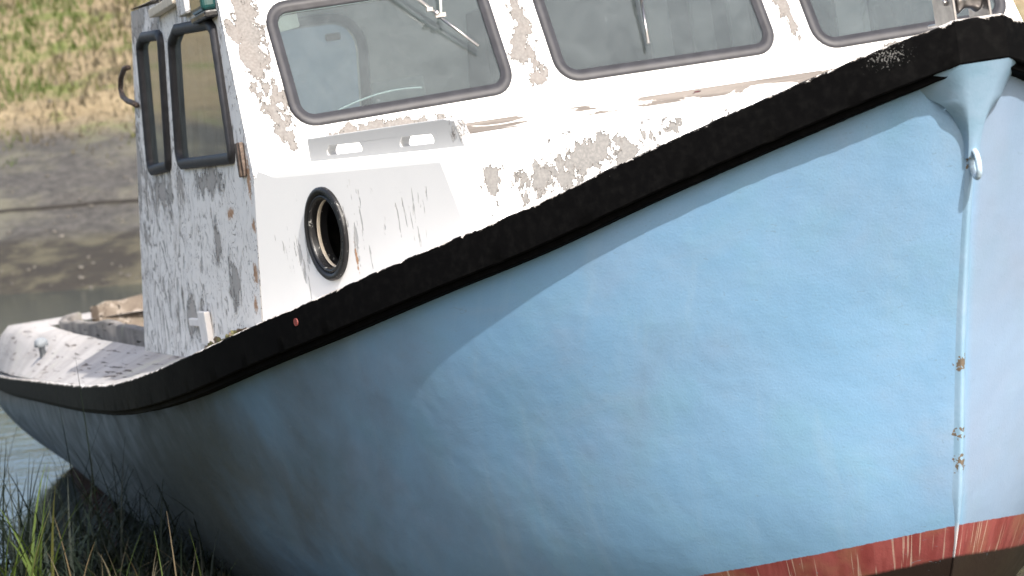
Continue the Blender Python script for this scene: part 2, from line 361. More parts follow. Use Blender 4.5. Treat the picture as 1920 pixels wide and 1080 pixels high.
def glass(name, tint, haze, hz):
    t = NT(name); t.t.nodes.remove(t.b)
    tr = t.n('ShaderNodeBsdfTransparent'); tr.inputs[0].default_value = (*tint, 1)
    gl = t.n('ShaderNodeBsdfGlossy'); gl.inputs['Roughness'].default_value = .03; gl.inputs[0].default_value = (.9, .95, .95, 1)
    df = t.n('ShaderNodeBsdfDiffuse'); df.inputs[0].default_value = (*hz, 1)
    p = t.pos(); d = t.noise(p, 6, 6, .65, .5); s = t.noise(p, 40, 4, .6, .6, (1, 1, .3))
    f = t.math('ADD', t.step(d, .3, .75, haze*.55, haze*1.3), t.step(s, .66, .72, 0, .14))
    m1 = t.n('ShaderNodeMixShader'); t.put(m1.inputs[0], f); t.t.links.new(tr.outputs[0], m1.inputs[1]); t.t.links.new(df.outputs[0], m1.inputs[2])
    fr = t.n('ShaderNodeFresnel'); fr.inputs[0].default_value = 1.45
    m2 = t.n('ShaderNodeMixShader'); t.put(m2.inputs[0], fr.outputs[0]); t.t.links.new(m1.outputs[0], m2.inputs[1]); t.t.links.new(gl.outputs[0], m2.inputs[2])
    t.t.links.new(m2.outputs[0], t.out.inputs[0]); return t.m
M_GLASS = glass('dusty front glass', (.66, .73, .75), .13, (.18, .20, .205))
M_GLASS2 = glass('dusty side glass', (.42, .45, .43), .80, (.15, .163, .150))

# ------------------------------------------------------------------ hull lines (L = metres aft of the bow)
S = 1.08
B0 = cubic([0, .1, .35, .8, 1.4, 2.0, 2.8, 4, 5.5, 7, 9, 10.4, 12.6], [a*S for a in (.06, .17, .39, .73, 1.06, 1.275, 1.445, 1.535, 1.55, 1.53, 1.48, 1.43, 1.33)])
ZR = cubic([0, .264, .612, .973, 1.354, 1.874, 2.354, 2.964, 4.042, 5.066, 6.3, 7.53, 9.68, 12.6], [0, -.081, -.188, -.296, -.379, -.478, -.553, -.640, -.745, -.793, -.825, -.854, -.913, -.97])
LEND = 11.6
ZST = [-.05, -.30, -.612, -1.032, -1.30, -1.39, -1.55, -1.75]           # stem profile
XST = cubic([1.75-0, 1.75+1e-3], [0, 0])
def stem_x(z): return -float(np.interp(-z, [0, .12, .304, .612, 1.032, 1.302, 1.4, 1.6, 1.75, 1.9], [.03, .075, .167, .296, .469, .580, .640, .80, 1.0, 1.35]))
# control lines: (stem z, table of L -> half breadth and z)
lines = []
s = np.concatenate([np.linspace(0, 1, 120)**1.6])
def line(zs, Ls, ys, zz):
    l0 = -stem_x(zs); L = l0 + s*(LEND-l0)
    y = cubic([l0]+Ls, [.004]+ys)(L); z = cubic([l0]+Ls, [zs]+zz)(L)
    return np.stack([-L, -y, z], 1)
l_r = []
L = .03 + s*(LEND-.03)
h_r = lambda L: np.interp(L, [0, .3, 3, 5, 11], [.108, .110, .116, .098, .085])
l0 = np.stack([-L, -np.minimum(np.maximum(B0(L)-.055, .004), .004+(L-.03)*1.8), ZR(L)-h_r(L)*.55], 1)
l1 = line(-.70, [.6, 1.0, 1.5, 2.2, 3, 4, 6, 8, 9.2, LEND], [.375, .735, 1.02, 1.265, 1.43, 1.50, 1.54, 1.51, 1.48, 1.44], [-.72, -.80, -.88, -.97, -1.05, -1.12, -1.17, -1.20, -1.20, -1.20])
l2 = line(-1.30, [.66, .76, .95, 1.12, 1.5, 2.2, 3.0, 4.2, 6, 8, 9.2, LEND], [.095, .22, .40, .54, .77, 1.03, 1.18, 1.26, 1.28, 1.22, 1.17, 1.10], [-1.314, -1.332, -1.362, -1.385, -1.43, -1.51, -1.57, -1.62, -1.62, -1.60, -1.58, -1.57])
l3 = line(-1.55, [1.0, 1.5, 2.2, 3.0, 4.2, 6, 8, 9.2, LEND], [.20, .47, .72, .86, .95, .93, .83, .74, .68], [-1.61, -1.69, -1.77, -1.83, -1.86, -1.88, -1.86, -1.84, -1.82])
l4 = line(-1.75, [1.6, 2.4, 4.2, 6, 8, LEND], [.04, .05, .06, .06, .06, .05], [-1.95, -2.08, -2.18, -2.2, -2.2, -2.1])
CL = np.stack([l0, l1, l2, l3, l4], 0)                                     # 5 x n x 3
def hull_half():
    tv = [0, .3, .6, .8, 1.0]; out = []; uvs = []
    vv = np.linspace(0, 1, 46)
    for i in range(len(s)):
        f = [cubic(tv, CL[:, i, k]) for k in range(3)]
        out.append([Vector((float(f[0](v)), float(f[1](v)), float(f[2](v)))) for v in vv]); uvs.append([(s[i], v) for v in vv])
    return out, uvs
P, UV = hull_half()
bm = bmesh.new()
grid(bm, P, uv=UV)
grid(bm, [[Vector((p.x, -p.y, p.z)) for p in r] for r in P], uv=UV, flip=True)
# transom
T = [p for p in P[-1]]; grid(bm, [T, [Vector((p.x-.03, p.y*.5, p.z)) for p in T], [Vector((p.x-.03, -p.y*.5, p.z)) for p in T], [Vector((p.x, -p.y, p.z)) for p in T]], uv=[[(1, v) for _, v in UV[-1]]]*4)
bmesh.ops.recalc_face_normals(bm, faces=bm.faces)
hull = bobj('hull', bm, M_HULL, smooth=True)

stem_x = lambda z: float(np.interp(-z, [-q.z for q in P[0]], [q.x for q in P[0]]))     # as built
# stem bar
bm = bmesh.new(); rows = []
for z in np.linspace(-.16, -1.72, 60):
    x = stem_x(z); q = 1 if z > -1.22 else max(.25, 1 - (-1.22-z)*4.2)
    half = [(-.016, .022*q), (-.003, .0105*q), (.0035, .0062*q), (.0055, .0035*q), (.006, .0012*q)]
    rows.append([Vector((x+a, -b, z)) for a, b in half] + [Vector((x+a, b, z)) for a, b in half[::-1]])
grid(bm, rows); bobj('stem', bm, M_STEM, smooth=True)
# flared stem head under the rail
bm = bmesh.new(); rows = []
for t in np.linspace(0, 1, 26):
    z = -.1085 - .23*t; wd = .016 + .20*(1-t)**2.3; f = .014 + .030*(1-t)**1.6
    tip = stem_x(z) + .014 + (-.004-stem_x(-.12)-.014)*(1-t)**1.5
    row = []
    for q in np.linspace(0, 1, 9):       # side sweeps from the hull to the front face, hollow
        y = -(wd + (f-wd)*q); hx = -.05 - 1.02*(wd**1.12) if t < 1 else stem_x(z)-.01
        xb = min(hx, stem_x(z)-.015)
        x = xb + (tip-xb)*(1-(1-q)**1.75)
        row.append(Vector((x, y, z)))
    row += [Vector((tip+.003, 0, z))] + [Vector((p.x, -p.y, p.z)) for p in row[::-1]]
    rows.append(row)
grid(bm, rows); bobj('stem_head', bm, M_STEM, smooth=True)

# rub rail right round the sheer
Ls = np.concatenate([np.arange(0, .5, .012), np.arange(.5, LEND+.001, .02)])
path = [(-l, -float(B0(l)), float(ZR(l)), float(h_r(l))) for l in Ls[::-1]]
path += [(0.004, 0.0, .001, float(h_r(0)))] + [(a, -b, c, d) for a, b, c, d in path[::-1]]
rows, uvs = [], []
K = len(path)
for i, (x, y, z, h) in enumerate(path):
    a, b = path[max(i-1, 0)], path[min(i+1, K-1)]
    a2, b2 = path[max(i-3, 0)], path[min(i+3, K-1)]
    t = Vector((b2[0]-a2[0], b2[1]-a2[1], 0)).normalized(); n = Vector((t.y, -t.x, 0))
    if n.dot(Vector((x+4, y, 0))) < 0: n = -n
    jt = .0010*math.sin(i*.6)*math.sin(i*.17+1) + .0005*math.sin(i*1.3); jb = .001*math.sin(i*1.1)*math.sin(i*.23)
    pr = [(-.10, -.006, 0), (-.05, 0, .5), (-.012, .001+jt, .9), (-.006, jt, 1.0), (0, -.006+jt, 1.06), (0, -.014, 1.1), (.001, -h*.5, 1.5), (0, -h+.004, 1.9), (-.003, -h+jb, 2.0),
          (-.020, -h, 2.02), (-.020, -h-.015+jb, 2.1), (-.024, -h-.018+jb, 2.15), (-.07, -h-.018, 2.2)]
    rows.append([Vector((x, y, z)) + n*o + Vector((0, 0, dz)) for o, dz, _ in pr]); uvs.append([(i/K, v) for *_, v in pr])
bm = bmesh.new(); grid(bm, rows, uv=uvs)
bmesh.ops.recalc_face_normals(bm, faces=bm.faces)
rail = bobj('rub_rail', bm, M_RAIL, smooth=True)
rail.modifiers.new('es', 'EDGE_SPLIT').split_angle = math.radians(32)

# deck
camb = lambda L: float(np.interp(L, [0, 1, 2.5, 4, 5.2, 8, 10], [0, .0, .03, .06, .115, .19, .27]))
def deck_z(L, y):
    b = float(B0(L)); t = min(1, max(0, (b-abs(y))/(.30 - .17*min(1, max(0, (L-7)/3))))); return float(ZR(L)) - .006 + camb(L)*t
bm = bmesh.new()
fr = [-1, -.97, -.94, -.90, -.86, -.83, -.55, 0, .55, .83, .86, .90, .94, .97, 1]
def drow(L): b = float(B0(L))-.015; return [Vector((-L, f*b, deck_z(L, f*b))) for f in fr]
grid(bm, [drow(l) for l in np.linspace(.08, 1.28, 24)], flip=True); grid(bm, [drow(l) for l in np.linspace(2.52, 5.3, 40)], flip=True)
def erow(L, sg): b = float(B0(L))-.015; i_ = (abs((A2 + d2*(abs((L-2.47)/d2.x))).y) - .03); return [Vector((-L, sg*f, deck_z(L, f))) for f in np.linspace(min(i_, b-.02), b, 5)]
A2 = Vector((-2.47, -1.363)); d2 = (Vector((-1.4, -1.0215)) - A2).normalized()
for sgn in (-1, 1): grid(bm, [erow(l, sgn) for l in np.linspace(1.28, 2.52, 16)], flip=sgn > 0)
for sgn in (0, 1):
    R_ = [drow(l) for l in np.linspace(5.3, 9.5, 30)]
    grid(bm, [r[:6] if sgn == 0 else r[-6:] for r in R_], flip=True)
grid(bm, [drow(l) for l in np.linspace(9.5, LEND, 8)], flip=True)
bobj('deck', bm, M_DECK, smooth=True)
# cockpit: coamings, end boards, sole
bm = bmesh.new()
def board(bm, pts, th, top, bot, jit=.006):
    """plank on edge along pts (x,y), slightly wavy top"""
    rows = []
    for i, (x, y) in enumerate(pts):
        a = pts[max(i-1, 0)]; b = pts[min(i+1, len(pts)-1)]; t = Vector((b[0]-a[0], b[1]-a[1], 0)).normalized(); n = Vector((-t.y, t.x, 0))*th/2
        zt = top(i) + random.uniform(-jit, jit); zb = bot(i)
        c = Vector((x, y, 0))
        rows.append([c-n+Vector((0, 0, zb)), c-n+Vector((0, 0, zt-.008)), c-n*.6+Vector((0, 0, zt)), c+n*.6+Vector((0, 0, zt)), c+n+Vector((0, 0, zt-.008)), c+n+Vector((0, 0, zb))])
    grid(bm, rows)
    for r in (rows[0], rows[-1]): bm.faces.new([bm.verts.new(p) for p in r])
for sg in (-1, 1):
    pts = [(-l, sg*(min(float(B0(l))*.80, 1.345) - (0 if l < 9 else .12*((l-9)/.5)**2))) for l in np.linspace(5.27, 9.5, 24)]
    board(bm, pts, .05, lambda i: deck_z(-pts[i][0], pts[i][1]) + .060 + .006*math.sin(i*.9)*(i > 3) + .02*math.sin(i*.23), lambda i: -1.0, .003)
bobj('coaming', bm, M_WOOD, smooth=True)
bm = bmesh.new()
board(bm, [(-9.5-.12*math.cos(a), 1.05*math.sin(a)) for a in np.linspace(-1.5, 1.5, 20)], .06, lambda i: -.60+.03*math.sin(i*.2), lambda i: -1.1, .009)
bobj('stern_board', bm, deck_mat('rotten brown timber', (.075, .058, .045), (.15, .125, .10), (.02, .015, .01)), smooth=True)
bm = bmesh.new(); box(bm, (-7.4, 0, -1.32), (4.2, 1.9, .04)); bobj('cockpit_floor', bm, M_WOOD)

# ------------------------------------------------------------------ wheelhouse
RK = .58; ZF = -.08; XF = -2.47
fn = Vector((1, 0, RK)).normalized()
def F3(p, off=0.0): return Vector((XF - (p[1]-ZF)*RK, p[0], p[1])) + fn*off          # (y, z) on the raked front
def side_y(z, sg=-1): return sg*(1.363 - .06*(z-ZF))
sn = Vector((0, -1, .06)).normalized()
def S3(p, off=0.0): return Vector((p[0], side_y(p[1]), p[1])) + sn*off               # (x, z) on the starboard side
def mirror(fn3): return lambda p, off=0.0: (lambda v: Vector((v.x, -v.y, v.z)))(fn3(p, off))
frontwin = [[(-1.193, .036), (-.452, .052), (-.452, .462), (-1.193, .452)], [(-.300, .057), (.468, .057), (.468, .467), (-.300, .467)], [(.603, .040), (1.318, .052), (1.318, .462), (.603, .455)]]
sidewin = [[(-4.565, .0), (-4.09, .0), (-3.985, .47), (-4.06, .492), (-4.43, .515), (-4.54, .49)], [(-3.86, -.005), (-2.765, -.03), (-2.765, .02), (-2.88, .405), (-2.97, .437), (-3.64, .475), (-3.775, .44)]]
siderad = [[.05, .05, .03, .04, .04, .04], [.06, .03, .05, .03, .03, .05, .05]]
bm = bmesh.new()
TOP = .60
fo = [Vector((-side_y(-.10, 1), -.10)), Vector((side_y(-.10, 1), -.10)), Vector((side_y(TOP, 1), TOP)), Vector((-side_y(TOP, 1), TOP))]
# corners of the front wall stop 3 mm short of the side walls
fo = [Vector((p.x - math.copysign(.003, p.x), p.y)) for p in fo]
wall(bm, fo, [rpoly(wn, .075, .012) for wn in frontwin], F3, fn, .035, 0, 2)
xc = lambda z: XF - (z-ZF)*RK
so = [Vector((-5.26, -.74)), Vector((-2.9, -.72)), Vector((-2.60, -.60)), Vector((-2.575, -.55)), Vector((XF, -.09)), Vector((xc(.585), .585)), Vector((-3.74, .585)), Vector((-4.0, .597)), Vector((-4.48, .622)), Vector((-4.72, .631))]
wall(bm, so, [rpoly(wn, rd, .012) for wn, rd in zip(sidewin, siderad)], S3, sn, .035, 1, 2)
bmp = bmesh.new()
wall(bmp, so, [rpoly(wn, rd, .012) for wn, rd in zip(sidewin, siderad)], S3, sn, .035, 1, 2)
for v in bmp.verts: v.co.y = -v.co.y
bmesh.ops.reverse_faces(bmp, faces=bmp.faces)
tmp = bpy.data.meshes.new('t'); bmp.to_mesh(tmp); bmp.free(); bm.from_mesh(tmp); bpy.data.meshes.remove(tmp)
# rear bulkhead with an open doorway and a window
XR = lambda z: -5.26 + (z+.74)*.394
door = [(-.98, -.70), (-.43, -.70), (-.43, .49), (-.98, .49)]
rw = [(.66, -.05), (1.2, -.05), (1.2, .40), (.66, .40)]
ro = [Vector((-side_y(-.74, 1)+.04, -.74)), Vector((side_y(-.74, 1)-.04, -.74)), Vector((side_y(.6, 1)-.04, .60)), Vector((-side_y(.6, 1)+.04, .60))]
R3 = lambda p, off=0.0: Vector((XR(p[1])+off, p[0], p[1]))
rn = Vector((-1, 0, .394)).normalized()
wall(bm, ro, [rpoly(door, .12, 0), rpoly(rw, .07, 0)], R3, rn, .03, 2, 2)
wheel = bobj('wheelhouse', bm, [M_FRONT, M_SIDE, M_INNER])
bm = bmesh.new(); grid(bm, [[Vector((x, y, .618 + .035*(1-(y/1.32)**2) + (.02 if x < -4.3 else 0))) for y in np.linspace(-1.325, 1.325, 13)] for x in (-2.83, -3.4, -4.0, -4.72)])
r_ = bmesh.ops.solidify(bm, geom=bm.faces[:], thickness=.03)
bobj('roof', bm, M_SIDE, wheel, smooth=True)
def inbox(name, c, sz, mat, parent=wheel):
    bm = bmesh.new(); box(bm, c, sz); return bobj(name, bm, mat, parent, bevel=.006)
inbox('locker', (-4.70, .62, -.1), (.35, 1.2, 1.1), plain('dull grey panel', (.02, .02, .022), .6, var=.08))
for k_, y_ in enumerate((.72, .90, 1.06)): inbox('curtain', (-4.46, y_, .12), (.03, .09, .62), plain('grey curtain', (.20, .20, .20), .8, var=.1))
inbox('instrument_shelf', (-2.95, 0, -.03), (.5, 2.4, .03), M_INNER)
inbox('bulkhead_post', (-4.55, 1.12, .1), (.05, .06, .95), M_INNER)
inbox('bulkhead_panel', (-4.86, -.28, .05), (.03, .22, 1.2), plain('pale green panel', (.42, .47, .46), .6, var=.06))
# flaking strip where the wheelhouse meets the cuddy
bm = bmesh.new()
box(bm, F3((.33, -.052), .006), (.022, 1.98, .042), Matrix.Rotation(-math.atan(RK), 3, 'Y'))
bobj('base_strip', bm, M_TRIM, wheel, bevel=.004)
# little fittings on the side wall
bm = bmesh.new(); box(bm, S3((-3.76, .563), .02), (.55, .035, .032)); bobj('drip_board', bm, M_CREAM, wheel, bevel=.004)
bm = bmesh.new(); box(bm, S3((-3.36, .545), .016), (.17, .03, .10)); bobj('corner_block', bm, M_SIDE, wheel, bevel=.006)

GP = [(-.003, -.002), (-.003, .007), (.001, .0105), (.012, .012), (.022, .011), (.024, .0085), (.032, .007), (.035, .003), (.036, -.012)]
def window(pts, rad, f3, nrm, rub, gls, gp=GP, inset=.036):
    bm = bmesh.new(); gasket(bm, pts, rad, f3, nrm, gp); bmesh.ops.recalc_face_normals(bm, faces=bm.faces)
    fr_ = bobj('window_frame', bm, rub, smooth=True)
    bm = bmesh.new(); lp = rpoly(pts, rad, inset); a = [bm.verts.new(f3(p, -.001)) for p in lp]; f = bm.faces.new(a)
    ext = bmesh.ops.extrude_face_region(bm, geom=[f])
    for v in [g for g in ext['geom'] if isinstance(g, bmesh.types.BMVert)]: v.co -= Vector(nrm).normalized()*.004
    bmesh.ops.recalc_face_normals(bm, faces=bm.faces)
    bobj('pane', bm, gls, fr_)
    return fr_
for wn in frontwin: window(wn, .075, F3, fn, M_RUBBER, M_GLASS)
GP2 = [(-.012, -.002), (-.012, .014), (.002, .022), (.016, .022), (.026, .012), (.026, -.012)]
for wn, rd in zip(sidewin, siderad):
    window(wn, rd, S3, sn, M_RUBBER2, M_GLASS2, GP2, .024)
    window([p for p in wn], rd, mirror(S3), Vector((0, 1, .06)), M_RUBBER2, M_GLASS2, GP2, .024)
# pale door leaf
def door_mat():
    t = NT('milky door panel'); n = t.noise(t.obj, 3, 4); c = t.mix(n, (.72, .78, .77), (.82, .86, .85)); t.done(c, .6)
    td = t.n('ShaderNodeBsdfTranslucent'); t.put(td.inputs[0], c); m = t.n('ShaderNodeMixShader'); m.inputs[0].default_value = .6
    t.t.links.new(t.b.outputs[0], m.inputs[1]); t.t.links.new(td.outputs[0], m.inputs[2]); t.t.links.new(m.outputs[0], t.out.inputs[0]); return t.m
bm = bmesh.new(); bm.faces.new([bm.verts.new(R3(p, .004)) for p in rpoly(door, .12, .004)]); bmesh.ops.solidify(bm, geom=bm.faces[:], thickness=.004)
dr = bobj('door', bm, door_mat(), wheel)
bm = bmesh.new(); box(bm, R3((-.53, .43), .02), (.02, .06, .03)); bobj('handle', bm, M_DARKMETAL, wheel, bevel=.005)
# door frame inside
bm = bmesh.new(); gasket(bm, door, .12, lambda p: R3(p, .031), Vector((1, 0, -.394)), [(-.035, 0), (-.035, .012), (0, .012), (.004, 0)]); bobj('door_frame', bm, M_RUBBER, wheel, smooth=True)
bm = bmesh.new(); lp = rpoly([(-1.16, .362), (-1.085, .372), (-1.085, .452), (-1.16, .44)], .01, 0, 3); bm.faces.new([bm.verts.new(F3(p, -.012)) for p in lp]); bmesh.ops.solidify(bm, geom=bm.faces[:], thickness=.002); bobj('sticker', bm, M_CREAM)
# cable lying behind the first pane
bm = bmesh.new()
tube(bm, [F3((-1.11+.36*t, .062+.062*math.sin(math.pi*min(1, t*1.0)*.62)), -.02) for t in np.linspace(0, 1, 24)], .0035, 6); bobj('cable', bm, M_WIRE, smooth=True)

# wipers
def wiper(a, j, b, seg):
    bm = bmesh.new()
    tube(bm, [F3(a, .05), F3(((a[0]+j[0])/2, (a[1]+j[1])/2), .052), F3(j, .045)], [.010, .008, .006], 8)
    if seg:
        bmesh.ops.create_uvsphere(bm, u_segments=10, v_segments=6, radius=.010, matrix=Matrix.Translation(F3(j, .047)))
        box(bm, F3((j[0]+.012, j[1]-.006), .043), (.01, .035, .014)); box(bm, F3((j[0]-.02, j[1]+.014), .05), (.012, .02, .012))
    o = bobj('wiper', bm, M_STEEL, smooth=False)
    bm = bmesh.new(); tube(bm, [F3(j, .040), F3(b, .026)], .0052, 8); bobj('blade', bm, M_STEEL, o, smooth=True)
wiper((-.90, .62), (-.648, .321), (-.538, .204), True)
wiper((.085, .50), (.046, .27), (.025, .132), False)
bm = bmesh.new(); tube(bm, [F3((-.628+.02*math.sin(t*3), .33+.2*t), .03) for t in np.linspace(0, 1, 12)], .004, 6); bobj('washer_hose', bm, M_WIRE, smooth=True)

# ------------------------------------------------------------------ cuddy (low trunk cabin)
A2 = Vector((-2.47, -1.363)); d2 = (Vector((-1.4, -1.0215)) - A2); LEN = d2.length; d2.normalize()
tn = Vector((d2.y, -d2.x, 0)); tn = tn if tn.y < 0 else -tn
def T3(p, off=0.0): q = A2 + d2*p[0]; return Vector((q.x, q.y, p[1])) + tn*off
PC = ((Vector((-2.081, -1.239)) - A2).dot(d2), -.302); PA, PB = .121, .143
def ell(k, n=40): return [Vector((PC[0]+PA*k*math.cos(2*math.pi*i/n), PC[1]+PB*k*math.sin(2*math.pi*i/n))) for i in range(n)]
bm = bmesh.new()
so2 = [Vector((-.10, -.60)), Vector((LEN+.13, -.42)), Vector((LEN, -.112)), Vector((0, -.072))]
for sg in (0, 1):
    b2 = bmesh.new(); loops = [so2, ell(.80)]; es = []
    for lp in loops:
        vv = [b2.verts.new(T3(p)) for p in lp]
        for i in range(len(vv)): es.append(b2.edges.new((vv[i], vv[(i+1) % len(vv)])))
    bmesh.ops.triangle_fill(b2, use_beauty=True, edges=es, normal=tn)
    if sg:
        for v in b2.verts: v.co.y *= -1
    tmp = bpy.data.meshes.new('t'); b2.to_mesh(tmp); b2.free(); bm.from_mesh(tmp); bpy.data.meshes.remove(tmp)
ft, fb = T3((LEN, -.112)), T3((LEN+.13, -.42))
mt, mb = Vector((-1.09, 0, -.100)), Vector((-.96, 0, -.40))
rear = [Vector((XF, y, -.072 + .012*(1-(y/1.363)**2))) for y in (-1.363, -.8, 0, .8, 1.363)]
mir = lambda v: Vector((v.x, -v.y, v.z))
def fc(*ps): bm.faces.new([bm.verts.new(p) for p in ps])
fc(ft, fb, mb, mt); fc(mir(ft), mt, mb, mir(fb))
fc(rear[0], ft, rear[1]); fc(rear[1], ft, mt, rear[2]); fc(rear[2], mt, mir(ft), rear[3]); fc(rear[3], mir(ft), rear[4])
bmesh.ops.remove_doubles(bm, verts=bm.verts, dist=.0005); bmesh.ops.recalc_face_normals(bm, faces=bm.faces)
cuddy = bobj('cuddy', bm, M_TRUNK, bevel=.034, segs=5)
bm = bmesh.new(); box(bm, (-2.50, 0, -.34), (.02, 2.66, .50)); bobj('cuddy_bulkhead', bm, plain('dark bulkhead paint', (.03, .028, .026), .8), cuddy)
# wooden grab rail with hand slots, along the edge of the cuddy top
gp = A2 - Vector((tn.x, tn.y))*.080
def G3(p, off=0.0): q = gp + d2*p[0]; return Vector((q.x, q.y, p[1])) + tn*off
ax = lambda x, y: (Vector((x, y))-gp).dot(d2)
g0, g1 = ax(-2.28, -1.22), ax(-1.436, -.949)
zl = lambda a: -.066 - .028*(a-g0)/(g1-g0)      # lower edge follows the cuddy top
o2 = [Vector((g0, zl(g0)-.02)), Vector((g1+.01, zl(g1)-.02)), Vector((g1-.03, -.035)), Vector((g1-.09, -.022)), Vector((g0, -.006))]
def slot(a, b): return rpoly([(a, zl(a)+.002), (b, zl(b)+.002), (b-.02, zl(b)+.030), (a+.03, zl(a)+.030)], .009, 0, 4)
bm = bmesh.new(); wall(bm, o2, [slot(ax(-2.185, -1.19), ax(-1.965, -1.117)), slot(ax(-1.775, -1.057), ax(-1.575, -.993))], G3, tn, .034, 0, 0)
bobj('grab_rail', bm, M_GRAB, cuddy, bevel=.004)
# porthole
bm = bmesh.new()
prof = [(1.0, .001), (1.0, .010), (.975, .014), (.86, .016), (.845, .006), (.83, .006), (.82, .013), (.765, .012), (.75, .004), (.735, -.012), (.735, -.05)]
grid(bm, [[T3(p, h) for p in ell(k, 56)] for k, h in prof], closed_v=True); bmesh.ops.recalc_face_normals(bm, faces=bm.faces)
ph = bobj('porthole', bm, M_BLACK, smooth=True)
bm = bmesh.new(); grid(bm, [[T3(p, h) for p in ell(k, 56)] for k, h in ((.736, -.014), (.728, -.013), (.724, -.018), (.724, -.024))], closed_v=True); bobj('rim', bm, M_CREAM, ph, smooth=True)

# ------------------------------------------------------------------ small fittings
# side light in the upper corner
bm = bmesh.new(); box(bm, S3((-2.955, .452), .02), (.27, .05, .024)); box(bm, S3((-3.09, .56), .02), (.03, .05, .16)); lt = bobj('side_light', bm, M_BLACK, bevel=.006)
bm = bmesh.new(); box(bm, S3((-2.95, .532), .022), (.22, .06, .14)); bobj('lens', bm, M_GREENLENS, lt, bevel=.02, segs=4)
# handle on the after edge
bm = bmesh.new()
hp = [(-4.85, .425), (-4.96, .428), (-5.08, .40), (-5.12, .36), (-5.08, .325), (-4.96, .30), (-4.85, .288), (-4.72, .268)]
tube(bm, [S3(p, .012) for p in hp], .011, 8); bobj('grab_handle', bm, M_DARKMETAL, smooth=True)
bm = bmesh.new(); box(bm, S3((-2.62, -.035), .008), (.09, .014, .11)); tube(bm, [S3((-2.60, -.09), .014), S3((-2.60, .02), .014)], .008, 8); bobj('hinge', bm, M_DARKMETAL, bevel=.003)
M_BARE = plain('bare white plastic', (.80, .77, .74), .5, var=.06)
bm = bmesh.new(); box(bm, S3((-3.60, -.585), .012), (.15, .022, .12)); box(bm, S3((-3.80, -.566), .010), (.24, .018, .028)); bobj('bracket', bm, M_BARE, bevel=.004)
# bow eye
bm = bmesh.new(); rows = []
for a in np.linspace(0, 2*math.pi, 28, endpoint=False):
    c = Vector((stem_x(-.355)+.028 + .021*math.cos(a), 0, -.355 + .033*math.sin(a))); o = Vector((math.cos(a), 0, math.sin(a)))
    rows.append([c + .0075*(math.cos(q)*o + math.sin(q)*Vector((0, 1, 0))) for q in np.linspace(0, 2*math.pi, 10, endpoint=False)])
grid(bm, rows, closed_u=True, closed_v=True); bobj('bow_eye', bm, M_BLUEEYE, smooth=True)
# bow roller
bm = bmesh.new(); prof = [(.018, -.034), (.030, -.034), (.034, -.026), (.024, -.012), (.021, 0), (.024, .012), (.034, .026), (.030, .034), (.018, .034)]
RC = Vector((-.09, .012, .050))
grid(bm, [[RC + Vector((r*math.cos(a), y, r*math.sin(a))) for a in np.linspace(0, 2*math.pi, 20, endpoint=False)] for r, y in prof], closed_v=True)
br = bobj('bow_roller', bm, M_STEEL, smooth=True)
bm = bmesh.new()
for y in (-.048, .046): box(bm, RC + Vector((-.02, y, -.005)), (.12, .008, .10))
box(bm, RC + Vector((-.05, 0, -.050)), (.16, .10, .008)); tube(bm, [RC + Vector((0, -.06, 0)), RC + Vector((0, .06, 0))], .009, 10); bobj('cheek_plates', bm, M_STEEL, br, bevel=.008)
bm = bmesh.new(); n_ = Vector((.3, -1, 0)).normalized(); c = Vector((-2.03, -1.3345, -.548)); Lp = 2.03
c = Vector((-Lp, -float(B0(Lp))-.001, -.548)); tube(bm, [c - n_*.01, c + n_*.003], .012, 14); bobj('rail_plug', bm, M_PLUG)
# mushroom bolt on the side deck
bm = bmesh.new(); zb = deck_z(8.2, -1.5)
tube(bm, [(-8.2, -1.5, zb-.02), (-8.2, -1.5, zb+.045), (-8.2, -1.5, zb+.05), (-8.2, -1.5, zb+.085), (-8.2, -1.5, zb+.095)], [.016, .016, .036, .032, .012], 14); bobj('mooring_post', bm, plain('galvanised post', (.17, .19, .21), .7, 0), smooth=True)

# ------------------------------------------------------------------ setting
from mathutils import noise as mn
KF = 1.115                                               # far bank distance factor
YN, ZN = [-60, -5, 5, 7, 9, 11, 12.2, 13, 14, 16, 30], [1.5, 1.05, .95, .72, .52, .34, .10, -.22, -.6, -1.1, -1.4]
YP, ZP = [15, 18, 22, 24, 25, 27.3, 27.34, 36, 42, 60, 150, 400], [-.6, -.9, -.7, -.25, 0, .60, .66, 2.97, 3.4, 3.6, 4, 5]
def gz(x, y):
    if y < 19.5: z = float(np.interp(y + .25*math.sin(x*.35), YN, ZN))
    else:
        u, v = x/KF, y/KF; z = 2.6 - KF*(2.6 - float(np.interp(v + .25*math.sin(u*.35) + .08*u, YP, ZP)))
    return z + .05*mn.noise((x*.8, y*.8, 1)) + .02*mn.noise((x*3, y*3, 5)) + (.25*mn.noise((x*.12, y*.12, 9)) if y > 34 else 0)
xs = np.concatenate([np.linspace(-220, -16, 22), np.linspace(-15, 15, 150), np.linspace(16, 220, 22)])
ys = np.concatenate([np.linspace(-60, 4, 16), np.linspace(5, 16, 70), np.linspace(16.5, 23, 10), np.linspace(23.4, 45, 150), np.linspace(46, 400, 40)])
bm = bmesh.new(); grid(bm, [[Vector((x, y, gz(x, y))) for y in ys] for x in xs], flip=True)
bmesh.ops.recalc_face_normals(bm, faces=bm.faces)
